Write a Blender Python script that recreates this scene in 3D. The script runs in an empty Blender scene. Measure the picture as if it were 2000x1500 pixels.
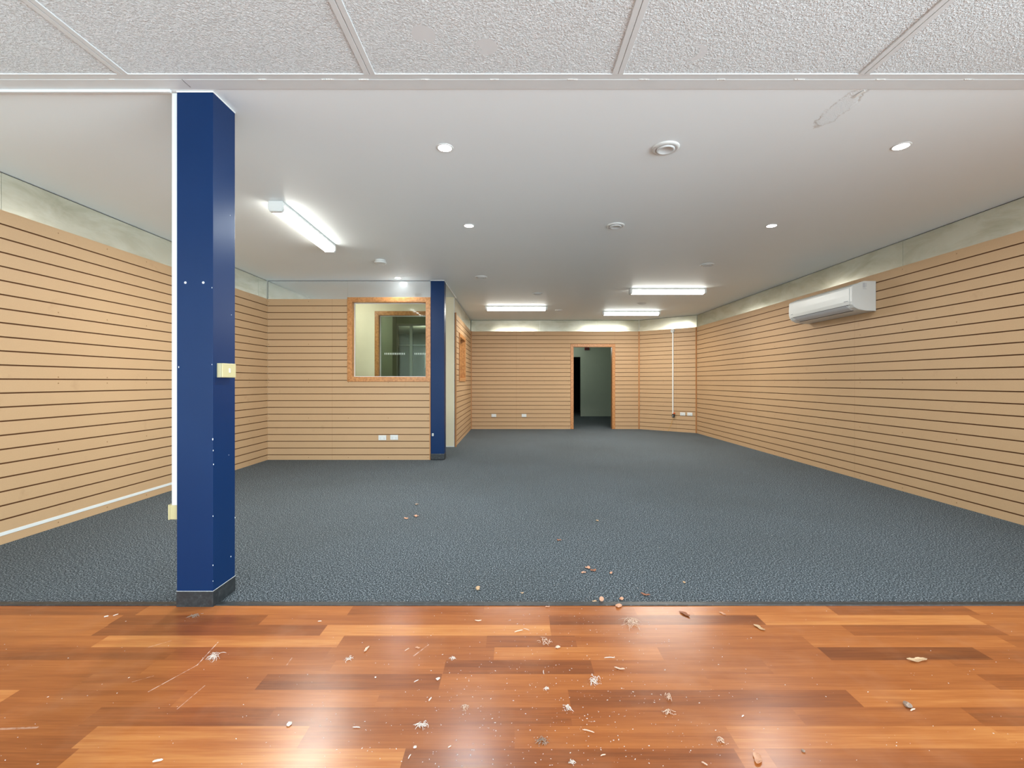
import bpy, bmesh, math, random
from mathutils import Vector, Matrix
PI = math.pi
scene = bpy.context.scene
COL = scene.collection
F, CX, CY, CH = 889.0, 1003.0, 745.0, 1.18       # focal length (px), vanishing point, eye height
H = 2.70                                         # ceiling height
XL, XR = -3.70, 4.18                             # side wall faces
YO, YC, YB, YBR = 6.85, 8.20, 11.28, 10.39       # office wall, corridor wall, back wall, right corner
XB = 3.11
ST = 2.42                                        # top of the slatwall

# ------------------------------------------------------------------ node helpers
class NT:
    def __init__(s, name):
        s.m = bpy.data.materials.new(name); s.m.use_nodes = True
        s.t = s.m.node_tree; s.t.nodes.clear()
        s.out = s.n('ShaderNodeOutputMaterial')
    def n(s, ty, **kw):
        nd = s.t.nodes.new(ty)
        for k, v in kw.items(): setattr(nd, k, v)
        return nd
    def l(s, a, b): s.t.links.new(a, b)
    def put(s, sock, v):
        if isinstance(v, bpy.types.NodeSocket): s.l(v, sock)
        elif v is not None: sock.default_value = v
    def math(s, op, a, b=None, c=None, clamp=False):
        nd = s.n('ShaderNodeMath', operation=op, use_clamp=clamp)
        s.put(nd.inputs[0], a); s.put(nd.inputs[1], b)
        if c is not None: s.put(nd.inputs[2], c)
        return nd.outputs[0]
    def pos(s): return s.n('ShaderNodeNewGeometry').outputs['Position']
    def sep(s, v):
        nd = s.n('ShaderNodeSeparateXYZ'); s.l(v, nd.inputs[0]); return nd.outputs
    def comb(s, x, y, z=0.0):
        nd = s.n('ShaderNodeCombineXYZ')
        s.put(nd.inputs[0], x); s.put(nd.inputs[1], y); s.put(nd.inputs[2], z); return nd.outputs[0]
    def noise(s, vec, scale, detail=2.0, rough=0.5, dist=0.0):
        nd = s.n('ShaderNodeTexNoise'); s.l(vec, nd.inputs['Vector'])
        nd.inputs['Scale'].default_value = scale; nd.inputs['Detail'].default_value = detail
        nd.inputs['Roughness'].default_value = rough; nd.inputs['Distortion'].default_value = dist
        return nd.outputs['Fac']
    def ramp(s, fac, stops, interp='LINEAR'):
        nd = s.n('ShaderNodeValToRGB'); s.l(fac, nd.inputs[0]); e = nd.color_ramp.elements
        nd.color_ramp.interpolation = interp
        while len(e) < len(stops): e.new(0.5)
        for i, (p, c) in enumerate(stops):
            e[i].position = p; e[i].color = (c if len(c) == 4 else (*c, 1))
        return nd.outputs[0]
    def mr(s, v, a, b, c=0.0, d=1.0):
        nd = s.n('ShaderNodeMapRange'); s.l(v, nd.inputs[0])
        for i, q in enumerate((a, b, c, d)): nd.inputs[i+1].default_value = q
        return nd.outputs[0]
    def mix(s, fac, a, b):
        nd = s.n('ShaderNodeMix', data_type='RGBA')
        s.put(nd.inputs[0], fac)
        s.put(nd.inputs[6], a if isinstance(a, bpy.types.NodeSocket) else (*a, 1))
        s.put(nd.inputs[7], b if isinstance(b, bpy.types.NodeSocket) else (*b, 1))
        return nd.outputs[2]
    def bump(s, h, strength=0.3, dist=0.01):
        nd = s.n('ShaderNodeBump'); s.l(h, nd.inputs['Height'])
        s.put(nd.inputs['Strength'], strength); nd.inputs['Distance'].default_value = dist
        return nd.outputs[0]
    def bsdf(s, color, rough=0.5, metal=0.0, normal=None, spec=0.5, coat=None, emit=None):
        b = s.n('ShaderNodeBsdfPrincipled')
        s.put(b.inputs['Base Color'], color if isinstance(color, bpy.types.NodeSocket) else (*color, 1))
        s.put(b.inputs['Roughness'], rough); s.put(b.inputs['Metallic'], metal)
        s.put(b.inputs['Specular IOR Level'], spec)
        if normal is not None: s.l(normal, b.inputs['Normal'])
        if coat: b.inputs['Coat Weight'].default_value = coat[0]; b.inputs['Coat Roughness'].default_value = coat[1]
        if emit: b.inputs['Emission Color'].default_value = (*emit[0], 1); b.inputs['Emission Strength'].default_value = emit[1]
        s.l(b.outputs[0], s.out.inputs[0]); return b
def srgb(r, g, b):
    f = lambda c: (c/255/12.92) if c/255 <= .04045 else ((c/255+.055)/1.055)**2.4
    return (f(r), f(g), f(b))

M = {}
def plain(name, col, rough=0.5, metal=0.0, spec=0.5, var=0.04, emit=None, nscale=6.0):
    t = NT(name)
    nz = t.noise(t.pos(), nscale, 3)
    c = t.mix(nz, tuple(x*(1-var) for x in col), tuple(min(1, x*(1+var)) for x in col))
    t.bsdf(c, rough, metal, spec=spec, emit=emit); M[name] = t.m; return t.m
plain('white_plastic', srgb(216, 217, 214), 0.35)
plain('dash_white', srgb(250, 250, 248), 0.6)
plain('cream_plastic', srgb(190, 178, 134), 0.35)
plain('white_paint', srgb(226, 226, 222), 0.45)
plain('trim_paint', srgb(216, 219, 219), 0.5)
plain('cream_wall', srgb(230, 218, 190), 0.6)
plain('hall_wall', srgb(180, 188, 168), 0.6)
plain('office_wall', srgb(150, 160, 140), 0.6)
plain('dark_void', (0.01, 0.01, 0.012), 0.8)
plain('black_plastic', (0.012, 0.012, 0.014), 0.4)
plain('dark_grey', (0.05, 0.05, 0.055), 0.5)
plain('block_plastic', srgb(178, 172, 140), 0.45)
plain('grey_plastic', srgb(160, 163, 166), 0.4)
plain('vent_grey', srgb(190, 192, 195), 0.4)
plain('red_box', (0.16, 0.02, 0.02), 0.5)
plain('orange_plastic', srgb(200, 90, 30), 0.4)
plain('yellow_cord', srgb(190, 140, 60), 0.5)
plain('aluminium', srgb(170, 175, 176), 0.35, 1.0)
plain('screw_white', srgb(235, 235, 230), 0.4)
plain('bark_pale', srgb(200, 148, 118), 0.8, var=0.3, nscale=300)
plain('bark_tan', srgb(192, 158, 122), 0.8, var=0.3, nscale=250)
plain('bark_brown', srgb(150, 96, 70), 0.8, var=0.35, nscale=300)
plain('bark_grey', srgb(150, 128, 112), 0.9, var=0.4, nscale=250)
plain('shaving', srgb(216, 184, 160), 0.75, var=0.15, nscale=300)
plain('crumb', srgb(222, 208, 196), 0.8, var=0.1, nscale=300)
plain('pavement', srgb(150, 148, 142), 0.9)
plain('timber_edge', srgb(176, 122, 74), 0.5, var=.1)

def glowmat(name, col, strength):
    t = NT(name); e = t.n('ShaderNodeEmission')
    e.inputs[0].default_value = (*col, 1); e.inputs[1].default_value = strength
    t.l(e.outputs[0], t.out.inputs[0]); M[name] = t.m
glowmat('tube_glow', (1.0, 0.97, 0.88), 6.0)
glowmat('tube_glow_cool', (0.95, 1.0, 0.93), 6.0)
glowmat('led_glow', (1.0, 0.985, 0.95), 15.0)

def glass(name, tint=(0.93, 0.97, 0.94), ior=1.5):
    t = NT(name)
    tr = t.n('ShaderNodeBsdfTransparent'); tr.inputs[0].default_value = (*tint, 1)
    gl = t.n('ShaderNodeBsdfGlossy'); gl.inputs['Roughness'].default_value = 0.02
    fr = t.n('ShaderNodeFresnel'); fr.inputs[0].default_value = ior
    mx = t.n('ShaderNodeMixShader'); t.l(fr.outputs[0], mx.inputs[0])
    t.l(tr.outputs[0], mx.inputs[1]); t.l(gl.outputs[0], mx.inputs[2]); t.l(mx.outputs[0], t.out.inputs[0]); M[name] = t.m
glass('glass', ior=1.08); glass('glass_dark', (0.82, 0.83, 0.74), 1.45)

def mat_blue():
    t = NT('blue_paint'); p = t.pos()
    nz = t.noise(p, 3, 3)
    c = t.mix(nz, srgb(8, 38, 78), srgb(12, 43, 84))
    chips = t.noise(p, 55, 1); 
    ck = t.math('GREATER_THAN', chips, 0.84)
    c = t.mix(t.math('MULTIPLY', ck, 0.6), c, srgb(190, 200, 210))
    t.bsdf(c, t.mr(t.noise(p, 8, 2), 0, 1, 0.3, 0.38), normal=t.bump(t.noise(p, 120, 2), 0.05, 0.002), spec=0.2)
    M['blue_paint'] = t.m
mat_blue()
def mat_skirt():
    t = NT('vinyl_skirting'); p = t.pos()
    c = t.ramp(t.noise(p, 40, 4, .7), [(0.45, (0.018, 0.02, 0.022)), (0.62, (0.035, 0.038, 0.04)), (0.78, (0.16, 0.16, 0.16))])
    t.bsdf(c, 0.4); M['vinyl_skirting'] = t.m
mat_skirt()

def mat_slat(name='mdf_slat', stud=0.60, phase=0.014):
    t = NT(name)
    uv = t.n('ShaderNodeUVMap').outputs[0]; u, v, _ = t.sep(uv)
    p = t.pos()
    big = t.noise(p, 0.9, 3); fine = t.noise(p, 160, 2)
    base = t.mix(big, srgb(183, 149, 112), srgb(191, 158, 121))
    base = t.mix(t.mr(fine, .3, .7, 0, .25), base, srgb(170, 134, 98))
    # faint handling marks
    sm = t.mr(t.noise(p, 5.0, 3, .6), .66, .8, 0, .28)
    base = t.mix(sm, base, srgb(146, 112, 80))
    # countersunk screws at every stud
    uo = t.n('ShaderNodeAttribute', attribute_name='run').outputs['Fac']
    du = t.math('ABSOLUTE', t.math('SUBTRACT', t.math('FRACT', t.math('DIVIDE', t.math('SUBTRACT', uo, phase-stud/2-stud*4), stud)), 0.5))
    du = t.math('MULTIPLY', du, stud)
    dm = None
    for zz in (2.385, 1.74, 1.215, 1.165, 0.63, 0.035):
        d = t.math('ABSOLUTE', t.math('SUBTRACT', v, zz))
        dm = d if dm is None else t.math('MINIMUM', dm, d)
    r = t.math('SQRT', t.math('ADD', t.math('POWER', du, 2.0), t.math('POWER', dm, 2.0)))
    dot = t.math('LESS_THAN', r, 0.0055)
    base = t.mix(t.math('MULTIPLY', dot, 0.75), base, srgb(120, 84, 40))
    # board joints every 2.44 m
    ju = t.math('ABSOLUTE', t.math('SUBTRACT', t.math('FRACT', t.math('DIVIDE', u, 2.44)), 0.5))
    jl = t.math('LESS_THAN', t.math('MULTIPLY', ju, 2.44), 0.0013)
    base = t.mix(t.math('MULTIPLY', jl, 0.6), base, srgb(120, 78, 40))
    t.bsdf(base, 0.55, normal=t.bump(fine, 0.05, 0.001), spec=0.35); M[name] = t.m
mat_slat(); mat_slat('mdf_slat_left', .445, 1.40); mat_slat('mdf_slat_right', .598, 3.19)
plain('mdf_groove', srgb(104, 62, 28), 0.75)

def mat_metal():
    t = NT('metal_laminate'); p = t.pos()
    x, y, z = t.sep(p)
    n1 = t.noise(p, 2.2, 2, .5); n2 = t.noise(p, 9, 1)
    c = t.mix(n1, srgb(216, 213, 193), srgb(228, 226, 211))
    rg = t.math('ADD', t.mr(n1, .3, .7, .14, .24), t.mr(n2, .3, .7, 0, .03))
    mo = t.noise(t.comb(x, t.math('MULTIPLY', y, 1.0), t.math('MULTIPLY', z, 3.0)), 1.7, 5, .65, .6)
    c = t.mix(t.mr(mo, .42, .68, 0, .55), c, srgb(176, 172, 146))
    t.bsdf(c, rg, 0.55); M['metal_laminate'] = t.m
mat_metal()
def mat_metal2():
    t = NT('silver_laminate'); p = t.pos(); n1 = t.noise(p, 2.5, 4, .6)
    c = t.mix(n1, srgb(222, 224, 224), srgb(236, 238, 238))
    t.bsdf(c, t.mr(n1, .3, .7, .07, .14), 0.9); M['silver_laminate'] = t.m
mat_metal2()

def mat_ceiling():
    t = NT('ceiling_paint'); p = t.pos(); x, y, z = t.sep(p)
    c = t.mix(t.noise(p, 1.3, 3), srgb(236, 243, 245), srgb(240, 247, 249))
    # torn and stained paint near the beam
    wob = t.noise(p, 22, 4, .7)
    dx = t.math('DIVIDE', t.math('SUBTRACT', x, 1.815), 0.062)
    dy = t.math('DIVIDE', t.math('SUBTRACT', y, 2.535), 0.185)
    d = t.math('SQRT', t.math('ADD', t.math('POWER', dx, 2.0), t.math('POWER', dy, 2.0)))
    d = t.math('ADD', d, t.math('MULTIPLY', t.math('SUBTRACT', wob, 0.5), 1.1))
    ring = t.math('SUBTRACT', 1.0, t.math('MULTIPLY', t.math('ABSOLUTE', t.math('SUBTRACT', d, 0.95)), 9.0), clamp=True)
    ring = t.math('MULTIPLY', ring, t.mr(t.noise(p, 9, 3), .4, .65, 0.05, .75))
    c = t.mix(ring, c, srgb(150, 134, 110))
    ins = t.mr(d, 0.75, 0.95, 1, 0)
    hgt = t.math('MULTIPLY', ins, t.noise(p, 160, 3, .7))
    t.bsdf(c, 0.5, normal=t.bump(hgt, 0.8, 0.004), spec=0.35); M['ceiling_paint'] = t.m
mat_ceiling()

def cpt(px, py, h=H-CH):
    Y = h*F/(CY-py); return ((px-CX)/F*Y, Y)
def mat_tile():
    t = NT('ceiling_tile'); p = t.pos(); x, y, z = t.sep(p)
    n1 = t.noise(p, 105, 3, .6, .6); n2 = t.noise(p, 40, 2)
    h = t.mr(n1, .38, .72)
    smooth = None
    for (px, py, r, ox, oy, r2) in ((827, 68, .052, -.0, .045, .016), (950, 92, .050, -.04, .01, .018), (1358, 104, .052, -.022, -.004, .04)):
        cx, cy = cpt(px, py)
        a = t.math('SQRT', t.math('ADD', t.math('POWER', t.math('SUBTRACT', x, cx), 2.0), t.math('POWER', t.math('SUBTRACT', y, cy), 2.0)))
        b = t.math('SQRT', t.math('ADD', t.math('POWER', t.math('SUBTRACT', x, cx+ox), 2.0), t.math('POWER', t.math('SUBTRACT', y, cy+oy), 2.0)))
        m_ = t.math('MULTIPLY', t.math('LESS_THAN', a, r), t.math('GREATER_THAN', b, r2))
        smooth = m_ if smooth is None else t.math('MAXIMUM', smooth, m_)
    k = t.math('SUBTRACT', 1.0, smooth)
    c = t.ramp(n1, [(0.3, srgb(200, 203, 203)), (0.5, srgb(234, 238, 239)), (0.75, srgb(246, 249, 250))])
    c = t.mix(smooth, c, srgb(216, 219, 220))
    t.bsdf(c, 0.9, normal=t.bump(h, t.math('MULTIPLY', k, 0.8), 0.007), spec=0.25); M['ceiling_tile'] = t.m
mat_tile()

def mat_carpet():
    t = NT('carpet'); p = t.pos()
    f1 = t.noise(p, 125, 2, .75); f2 = t.noise(p, 60, 2); big = t.noise(p, 0.7, 3)
    c = t.ramp(f1, [(0.38, srgb(26, 30, 34)), (0.48, srgb(62, 70, 76)), (0.56, srgb(98, 107, 113)), (0.66, srgb(176, 184, 190))])
    c = t.mix(t.mr(f2, .35, .65, 0, .3), c, srgb(56, 61, 65))
    c = t.mix(t.mr(big, .4, .7, 0, .3), c, srgb(66, 69, 68))
    b = t.bsdf(c, 0.95, normal=t.bump(f1, 0.6, 0.006), spec=0.2)
    M['carpet'] = t.m
mat_carpet()

def mat_timber():
    t = NT('timber_planks'); p = t.pos(); x, y, z = t.sep(p)
    at = t.n('ShaderNodeAttribute', attribute_name='tone').outputs['Color']
    tone, seed, _ = t.sep(at)
    sx = t.math('ADD', x, t.math('MULTIPLY', seed, 37.0))
    v1 = t.comb(t.math('MULTIPLY', sx, 1.6), t.math('MULTIPLY', y, 22.0), t.math('MULTIPLY', seed, 9.0))
    v2 = t.comb(t.math('MULTIPLY', sx, 5.0), t.math('MULTIPLY', y, 150.0), seed)
    g1 = t.noise(v1, 1.0, 4, .55, .1); g2 = t.noise(v2, 1.0, 3, .6)
    k = t.math('ADD', t.math('MULTIPLY', tone, 0.62), t.math('MULTIPLY', g1, 0.5))
    k = t.math('ADD', k, t.math('MULTIPLY', t.math('SUBTRACT', g2, 0.5), 0.34))
    c = t.ramp(k, [(0.15, srgb(102, 52, 24)), (0.45, srgb(146, 80, 38)), (0.68, srgb(174, 102, 50)), (0.92, srgb(204, 136, 76))])
    # long drag scratches of white dust
    def seg(c, x1, y1, x2, y2, w, a):
        dx, dy = x2-x1, y2-y1; L2 = dx*dx+dy*dy
        tt = t.math('DIVIDE', t.math('ADD', t.math('MULTIPLY', t.math('SUBTRACT', x, x1), dx), t.math('MULTIPLY', t.math('SUBTRACT', y, y1), dy)), L2, clamp=True)
        ex = t.math('SUBTRACT', x, t.math('ADD', x1, t.math('MULTIPLY', tt, dx)))
        ey = t.math('SUBTRACT', y, t.math('ADD', y1, t.math('MULTIPLY', tt, dy)))
        d = t.math('SQRT', t.math('ADD', t.math('POWER', ex, 2.0), t.math('POWER', ey, 2.0)))
        m_ = t.math('MULTIPLY', t.mr(d, w, w*.4, 0, a), t.mr(t.noise(p, 60, 2), .4, .55, .25, 1.0))
        return t.mix(m_, c, srgb(240, 214, 196))
    for (a, b, w, al) in (((426, 1255), (385, 1300), .0022, .9), ((385, 1300), (290, 1352), .0022, .75), ((400, 1340), (346, 1386), .0018, .5), ((335, 1252), (290, 1265), .002, .5),
                          ((300, 1321), (258, 1333), .0015, .4), ((0, 1425), (72, 1422), .006, .28), ((837, 1260), (808, 1282), .003, .55), ((570, 1286), (560, 1300), .003, .3)):
        pa = [(a[0]-CX)/(a[1]-CY)*CH, CH*F/(a[1]-CY)]; pb = [(b[0]-CX)/(b[1]-CY)*CH, CH*F/(b[1]-CY)]
        c = seg(c, pa[0], pa[1], pb[0], pb[1], w, al)
    dust = t.mr(t.noise(p, 4, 4, .6), .5, .75, 0, .07)
    c = t.mix(dust, c, srgb(220, 180, 150))
    rg = 0.27
    t.bsdf(c, rg, normal=t.bump(g2, 0.06, 0.0015), spec=0.42); M['timber_planks'] = t.m
mat_timber()

def mat_frame():
    t = NT('frame_wood'); p = t.pos(); x, y, z = t.sep(p)
    v = t.comb(t.math('MULTIPLY', x, 30.0), t.math('MULTIPLY', y, 30.0), t.math('MULTIPLY', z, 30.0))
    n = t.noise(v, 1.0, 3, .6)
    c = t.ramp(n, [(.3, srgb(158, 102, 54)), (.6, srgb(190, 132, 78)), (.8, srgb(206, 150, 94))])
    t.bsdf(c, 0.3, spec=.5); M['frame_wood'] = t.m
mat_frame()

# ------------------------------------------------------------------ mesh helpers
def link(name, bm, mats, parent=None, smooth=False, loc=None, rot=None, recalc=True):
    if recalc: bmesh.ops.recalc_face_normals(bm, faces=bm.faces)
    me = bpy.data.meshes.new(name); bm.to_mesh(me); bm.free()
    for m in (mats if isinstance(mats, (list, tuple)) else [mats]): me.materials.append(M[m])
    if smooth:
        for p in me.polygons: p.use_smooth = True
    o = bpy.data.objects.new(name, me); COL.objects.link(o)
    if parent: o.parent = parent
    if loc: o.location = loc
    if rot: o.rotation_euler = rot
    return o
def bm_box(bm, x0, x1, y0, y1, z0, z1, bev=0.0, seg=2, mi=0):
    r = bmesh.ops.create_cube(bm, size=1.0)
    vs = r['verts']
    for v in vs:
        v.co = Vector(((x0+x1)/2+v.co.x*(x1-x0), (y0+y1)/2+v.co.y*(y1-y0), (z0+z1)/2+v.co.z*(z1-z0)))
    fs = set(f for v in vs for f in v.link_faces)
    for f in fs: f.material_index = mi
    if bev > 0:
        es = list(set(e for v in vs for e in v.link_edges))
        bmesh.ops.bevel(bm, geom=es, offset=bev, segments=seg, affect='EDGES', profile=0.5)
def box(name, dims, mats, parent=None, bev=0.0, **kw):
    bm = bmesh.new(); bm_box(bm, *dims, bev=bev); return link(name, bm, mats, parent, **kw)
def bm_lathe(bm, prof, seg=40, cx=0, cy=0, mi=0):
    """prof: (r, z) list, revolved around z"""
    rings = []
    for r, z in prof:
        if r < 1e-6: rings.append([bm.verts.new((cx, cy, z))])
        else: rings.append([bm.verts.new((cx+r*math.cos(2*PI*i/seg), cy+r*math.sin(2*PI*i/seg), z)) for i in range(seg)])
    for a, b in zip(rings, rings[1:]):
        for i in range(seg):
            j = (i+1) % seg
            if len(a) == 1 and len(b) == 1: continue
            if len(a) == 1: f = bm.faces.new((a[0], b[i], b[j]))
            elif len(b) == 1: f = bm.faces.new((a[i], a[j], b[0]))
            else: f = bm.faces.new((a[i], a[j], b[j], b[i]))
            f.material_index = mi
def bm_prism(bm, pts, x0, x1, mi=0):
    """pts: closed (y, z) outline extruded along x"""
    a = [bm.verts.new((x0, y, z)) for y, z in pts]; b = [bm.verts.new((x1, y, z)) for y, z in pts]
    n = len(pts)
    fs = [bm.faces.new(a), bm.faces.new(list(reversed(b)))]
    for i in range(n): fs.append(bm.faces.new((a[i], a[(i+1) % n], b[(i+1) % n], b[i])))
    for f in fs: f.material_index = mi
def bm_tube(bm, pts, r, seg=8):
    pts = [Vector(p) for p in pts]; rings = []
    for i, p in enumerate(pts):
        d = (pts[min(i+1, len(pts)-1)]-pts[max(i-1, 0)]).normalized()
        up = Vector((0, 0, 1)) if abs(d.z) < .9 else Vector((1, 0, 0))
        a = d.cross(up).normalized(); b = d.cross(a)
        rr = r[i] if isinstance(r, (list, tuple)) else r
        rings.append([bm.verts.new(p+(a*math.cos(2*PI*k/seg)+b*math.sin(2*PI*k/seg))*rr) for k in range(seg)])
    for a, b in zip(rings, rings[1:]):
        for k in range(seg): bm.faces.new((a[k], a[(k+1) % seg], b[(k+1) % seg], b[k]))
    bm.faces.new(rings[0]); bm.faces.new(list(reversed(rings[-1])))
def empty(name, loc, rz=0.0):
    o = bpy.data.objects.new(name, None); o.empty_display_size = 0.05; COL.objects.link(o)
    o.location = loc; o.rotation_euler = (0, 0, rz); return o
def tag(o, label, cat, group=None, kind=None):
    o['label'] = label; o['category'] = cat
    if group: o['group'] = group
    if kind: o['kind'] = kind
    return o
def struct(o): o['kind'] = 'structure'; return o
def dup(root, loc, rz=None):
    r = root.copy(); COL.objects.link(r); r.location = loc
    if rz is not None: r.rotation_euler = (0, 0, rz)
    for ch in list(root.children):
        c = ch.copy(); COL.objects.link(c); c.parent = r
        for g in list(ch.children):
            d = g.copy(); COL.objects.link(d); d.parent = c
    return r

GROOVES = [2.318-0.1019*k for k in range(23)]
def slat(name, A, B, parent, holes=(), n=1, thick=0.018, u0=0.0, zt=ST, zb=0.0, mat='mdf_slat'):
    """grooved board from A to B (plan), face on that line; n=+1/-1 side the face looks to; holes: (u0,u1,z0,z1)"""
    A = Vector(A); B = Vector(B); L = (B-A).length; d = (B-A)/L; nn = Vector((-d.y, d.x))*n
    bm = bmesh.new(); uvl = bm.loops.layers.uv.new('UVMap'); run = bm.verts.layers.float.new('run')
    def V(u, k, z): q = A+d*u+nn*k; return (q.x, q.y, z)
    def face(pts, mi=0):
        vv = [bm.verts.new(V(*p)) for p in pts]
        for v_, p in zip(vv, pts): v_[run] = p[0]
        f = bm.faces.new(vv); f.material_index = mi
        for lp, p in zip(f.loops, pts): lp[uvl].uv = (p[0]+u0, p[2])
    def section(a, b, z0, z1):
        gs = sorted([g for g in GROOVES if z0+0.006 < g < z1-0.006])
        prof = [(0.0, z0)]; mis = []
        hw, dp, ih = 0.0053, 0.012, 0.009
        for g in gs:
            prof += [(0, g-hw), (-0.003, g-hw), (-0.003, g-ih), (-dp, g-ih), (-dp, g+ih), (-0.003, g+ih), (-0.003, g+hw), (0, g+hw)]
            mis += [0, 1, 1, 1, 1, 1, 1, 1]
        prof.append((0, z1)); mis.append(0)
        for (p, q, mi) in zip(prof, prof[1:], mis):
            face([(a, p[0], p[1]), (b, p[0], p[1]), (b, q[0], q[1]), (a, q[0], q[1])], mi)
        face([(a, -thick, z0), (b, -thick, z0), (b, -thick, z1), (a, -thick, z1)])
        face([(a, 0, z0), (b, 0, z0), (b, -thick, z0), (a, -thick, z0)], 0)
        face([(a, 0, z1), (b, 0, z1), (b, -thick, z1), (a, -thick, z1)], 0)
        for u in (a, b):
            face([(u, k, z) for k, z in prof]+[(u, -thick, z1), (u, -thick, z0)], 1)
    cuts = sorted(set([0.0, L]+[h[0] for h in holes]+[h[1] for h in holes]))
    for a, b in zip(cuts, cuts[1:]):
        hs = [h for h in holes if h[0] <= a+1e-6 and h[1] >= b-1e-6]
        if not hs: section(a, b, zb, zt)
        else:
            h = hs[0]
            if h[2] > zb: section(a, b, zb, h[2])
            if h[3] < zt: section(a, b, h[3], zt)
    return link(name, bm, [mat, 'mdf_groove'], parent, recalc=False)
def wallbox(name, A, B, z0, z1, t0, t1, mats, parent=None, n=1, holes=()):
    """upright slab along A-B between offsets t0..t1 on the n side"""
    A = Vector(A); B = Vector(B); L = (B-A).length; d = (B-A)/L; nn = Vector((-d.y, d.x))*n
    bm = bmesh.new()
    def blk(a, b, za, zb_):
        vs = [bm.verts.new(((A+d*u+nn*k).x, (A+d*u+nn*k).y, z)) for z in (za, zb_) for (u, k) in ((a, t0), (b, t0), (b, t1), (a, t1))]
        for q in ((0, 1, 2, 3), (4, 5, 6, 7), (0, 1, 5, 4), (1, 2, 6, 5), (2, 3, 7, 6), (3, 0, 4, 7)): bm.faces.new([vs[i] for i in q])
    cuts = sorted(set([0.0, L]+[h[0] for h in holes]+[h[1] for h in holes]))
    for a, b in zip(cuts, cuts[1:]):
        hs = [h for h in holes if h[0] <= a+1e-6 and h[1] >= b-1e-6]
        if not hs: blk(a, b, z0, z1)
        else:
            h = hs[0]
            if h[2] > z0: blk(a, b, z0, h[2])
            if h[3] < z1: blk(a, b, h[3], z1)
    return link(name, bm, mats, parent)
def metal_run(A, B, parent, n, cuts, mat='metal_laminate', z0=ST-0.002, z1=H-0.007):
    """bare metal sheets above the slats, one part per sheet"""
    A = Vector(A); B = Vector(B); L = (B-A).length; d = (B-A)/L
    us = [0.0]+[c for c in cuts if 0 < c < L]+[L]
    wallbox('gap_shade_strip', A, B, H-0.012, H-0.0005, -0.019, -0.017, 'black_plastic', parent, n)  # black strip put in as the shade of the gap under the ceiling
    for i, (a, b) in enumerate(zip(us, us[1:])):
        wallbox('metal_panel', A+d*(a+0.001), A+d*(b-0.001), z0, z1, -0.016+0.001*(i % 2), -0.013+0.001*(i % 2), mat, parent, n)

# ------------------------------------------------------------------ floors
fl = struct(box('floor', (-4.2, 4.6, 2.40, 19.0, -0.12, 0.0), 'carpet'))
bm = bmesh.new(); tl = bm.loops.layers.float_color.new('tone'); random.seed(4)
rows_px = [1184, 1202.3, 1221.3, 1242.3, 1265, 1290, 1317.5, 1348.5, 1382.5, 1419.5, 1463, 1514]
rowY = [CH*F/(y-CY) for y in rows_px]
rowsdef = [
 [(278, .28), (684, .62), (945, .35), (1240, .48), (1350, .6), (1625, .72), (1898, .3), (9999, .6)],
 [(226, .62), (514, .2), (1073, .5), (1487, .15), (1910, .85), (9999, .58)],
 [(195, .6), (632, .2), (1075, .88), (1655, .52), (1952, .25), (9999, .6)],
 [(195, .5), (665, .85), (950, .42), (1125, .3), (1578, .45), (9999, .62)],
 [(335, .25), (640, .38), (965, .42), (1290, .68), (1610, .42), (1920, .02), (9999, .42)],
 [(290, .42), (648, .5), (868, .55), (1157, .15), (1500, .4), (1870, .5), (9999, .4)],
 [(160, .38), (510, .42), (860, .15), (1385, .55), (1930, .48), (9999, .32)],
 [(12, .85), (350, .4), (738, .55), (1112, .48), (1670, .2), (2080, .66), (9999, .5)],
 [(175, .42), (526, .25), (1115, .3), (1560, .42), (1900, .4), (9999, .2)],
 [(165, .38), (592, .75), (1005, .35), (1430, .52), (9999, .78)],
 [(125, .38), (785, .8), (1448, .22), (1510, .55), (9999, .38)]]
def plank(x0, x1, y0, y1, tone):
    vs = [bm.verts.new(p) for p in ((x0, y0, 0.002), (x1, y0, 0.002), (x1, y1, 0.002), (x0, y1, 0.002))]
    f = bm.faces.new(vs); s = random.random()
    for lp in f.loops: lp[tl] = (tone, s, 0, 1)
for i, rd in enumerate(rowsdef):
    y1, y0 = rowY[i], rowY[i+1]; ym = (rows_px[i]+rows_px[i+1])/2; Zm = CH*F/(ym-CY); xs = -4.2
    for j, (px, tn) in enumerate(rd):
        xe = 4.6 if px == 9999 else (px-CX)/F*Zm
        if px == 9999 and 4.6-xs > 1.2:
            plank(xs, xs+0.9, y0, y1, tn); plank(xs+0.9, 4.6, y0, y1, random.random()*.7+.1)
        elif j == 0 and xe-xs > 1.3:
            plank(xs, xe-1.0, y0, y1, random.random()*.7+.1); plank(xe-1.0, xe, y0, y1, tn)
        else: plank(xs, xe, y0, y1, tn)
        xs = xe
y1 = rowY[-1]
while y1 > -2.4:
    y0 = y1-0.0925; xs = -4.2
    while xs < 4.6:
        xe = min(4.6, xs+random.uniform(.5, 1.4)); plank(xs, xe, y0, y1, random.uniform(.1, .8)); xs = xe
    y1 = y0
bm_box(bm, -4.2, 4.6, -2.5, rowY[0], -0.12, 0.0005)
struct(link('floor.001', bm, 'timber_planks', recalc=False))
o = struct(box('trim_1', (XL, XR, 2.390, 2.427, 0.0, 0.007), 'vinyl_skirting', bev=0.002))

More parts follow.
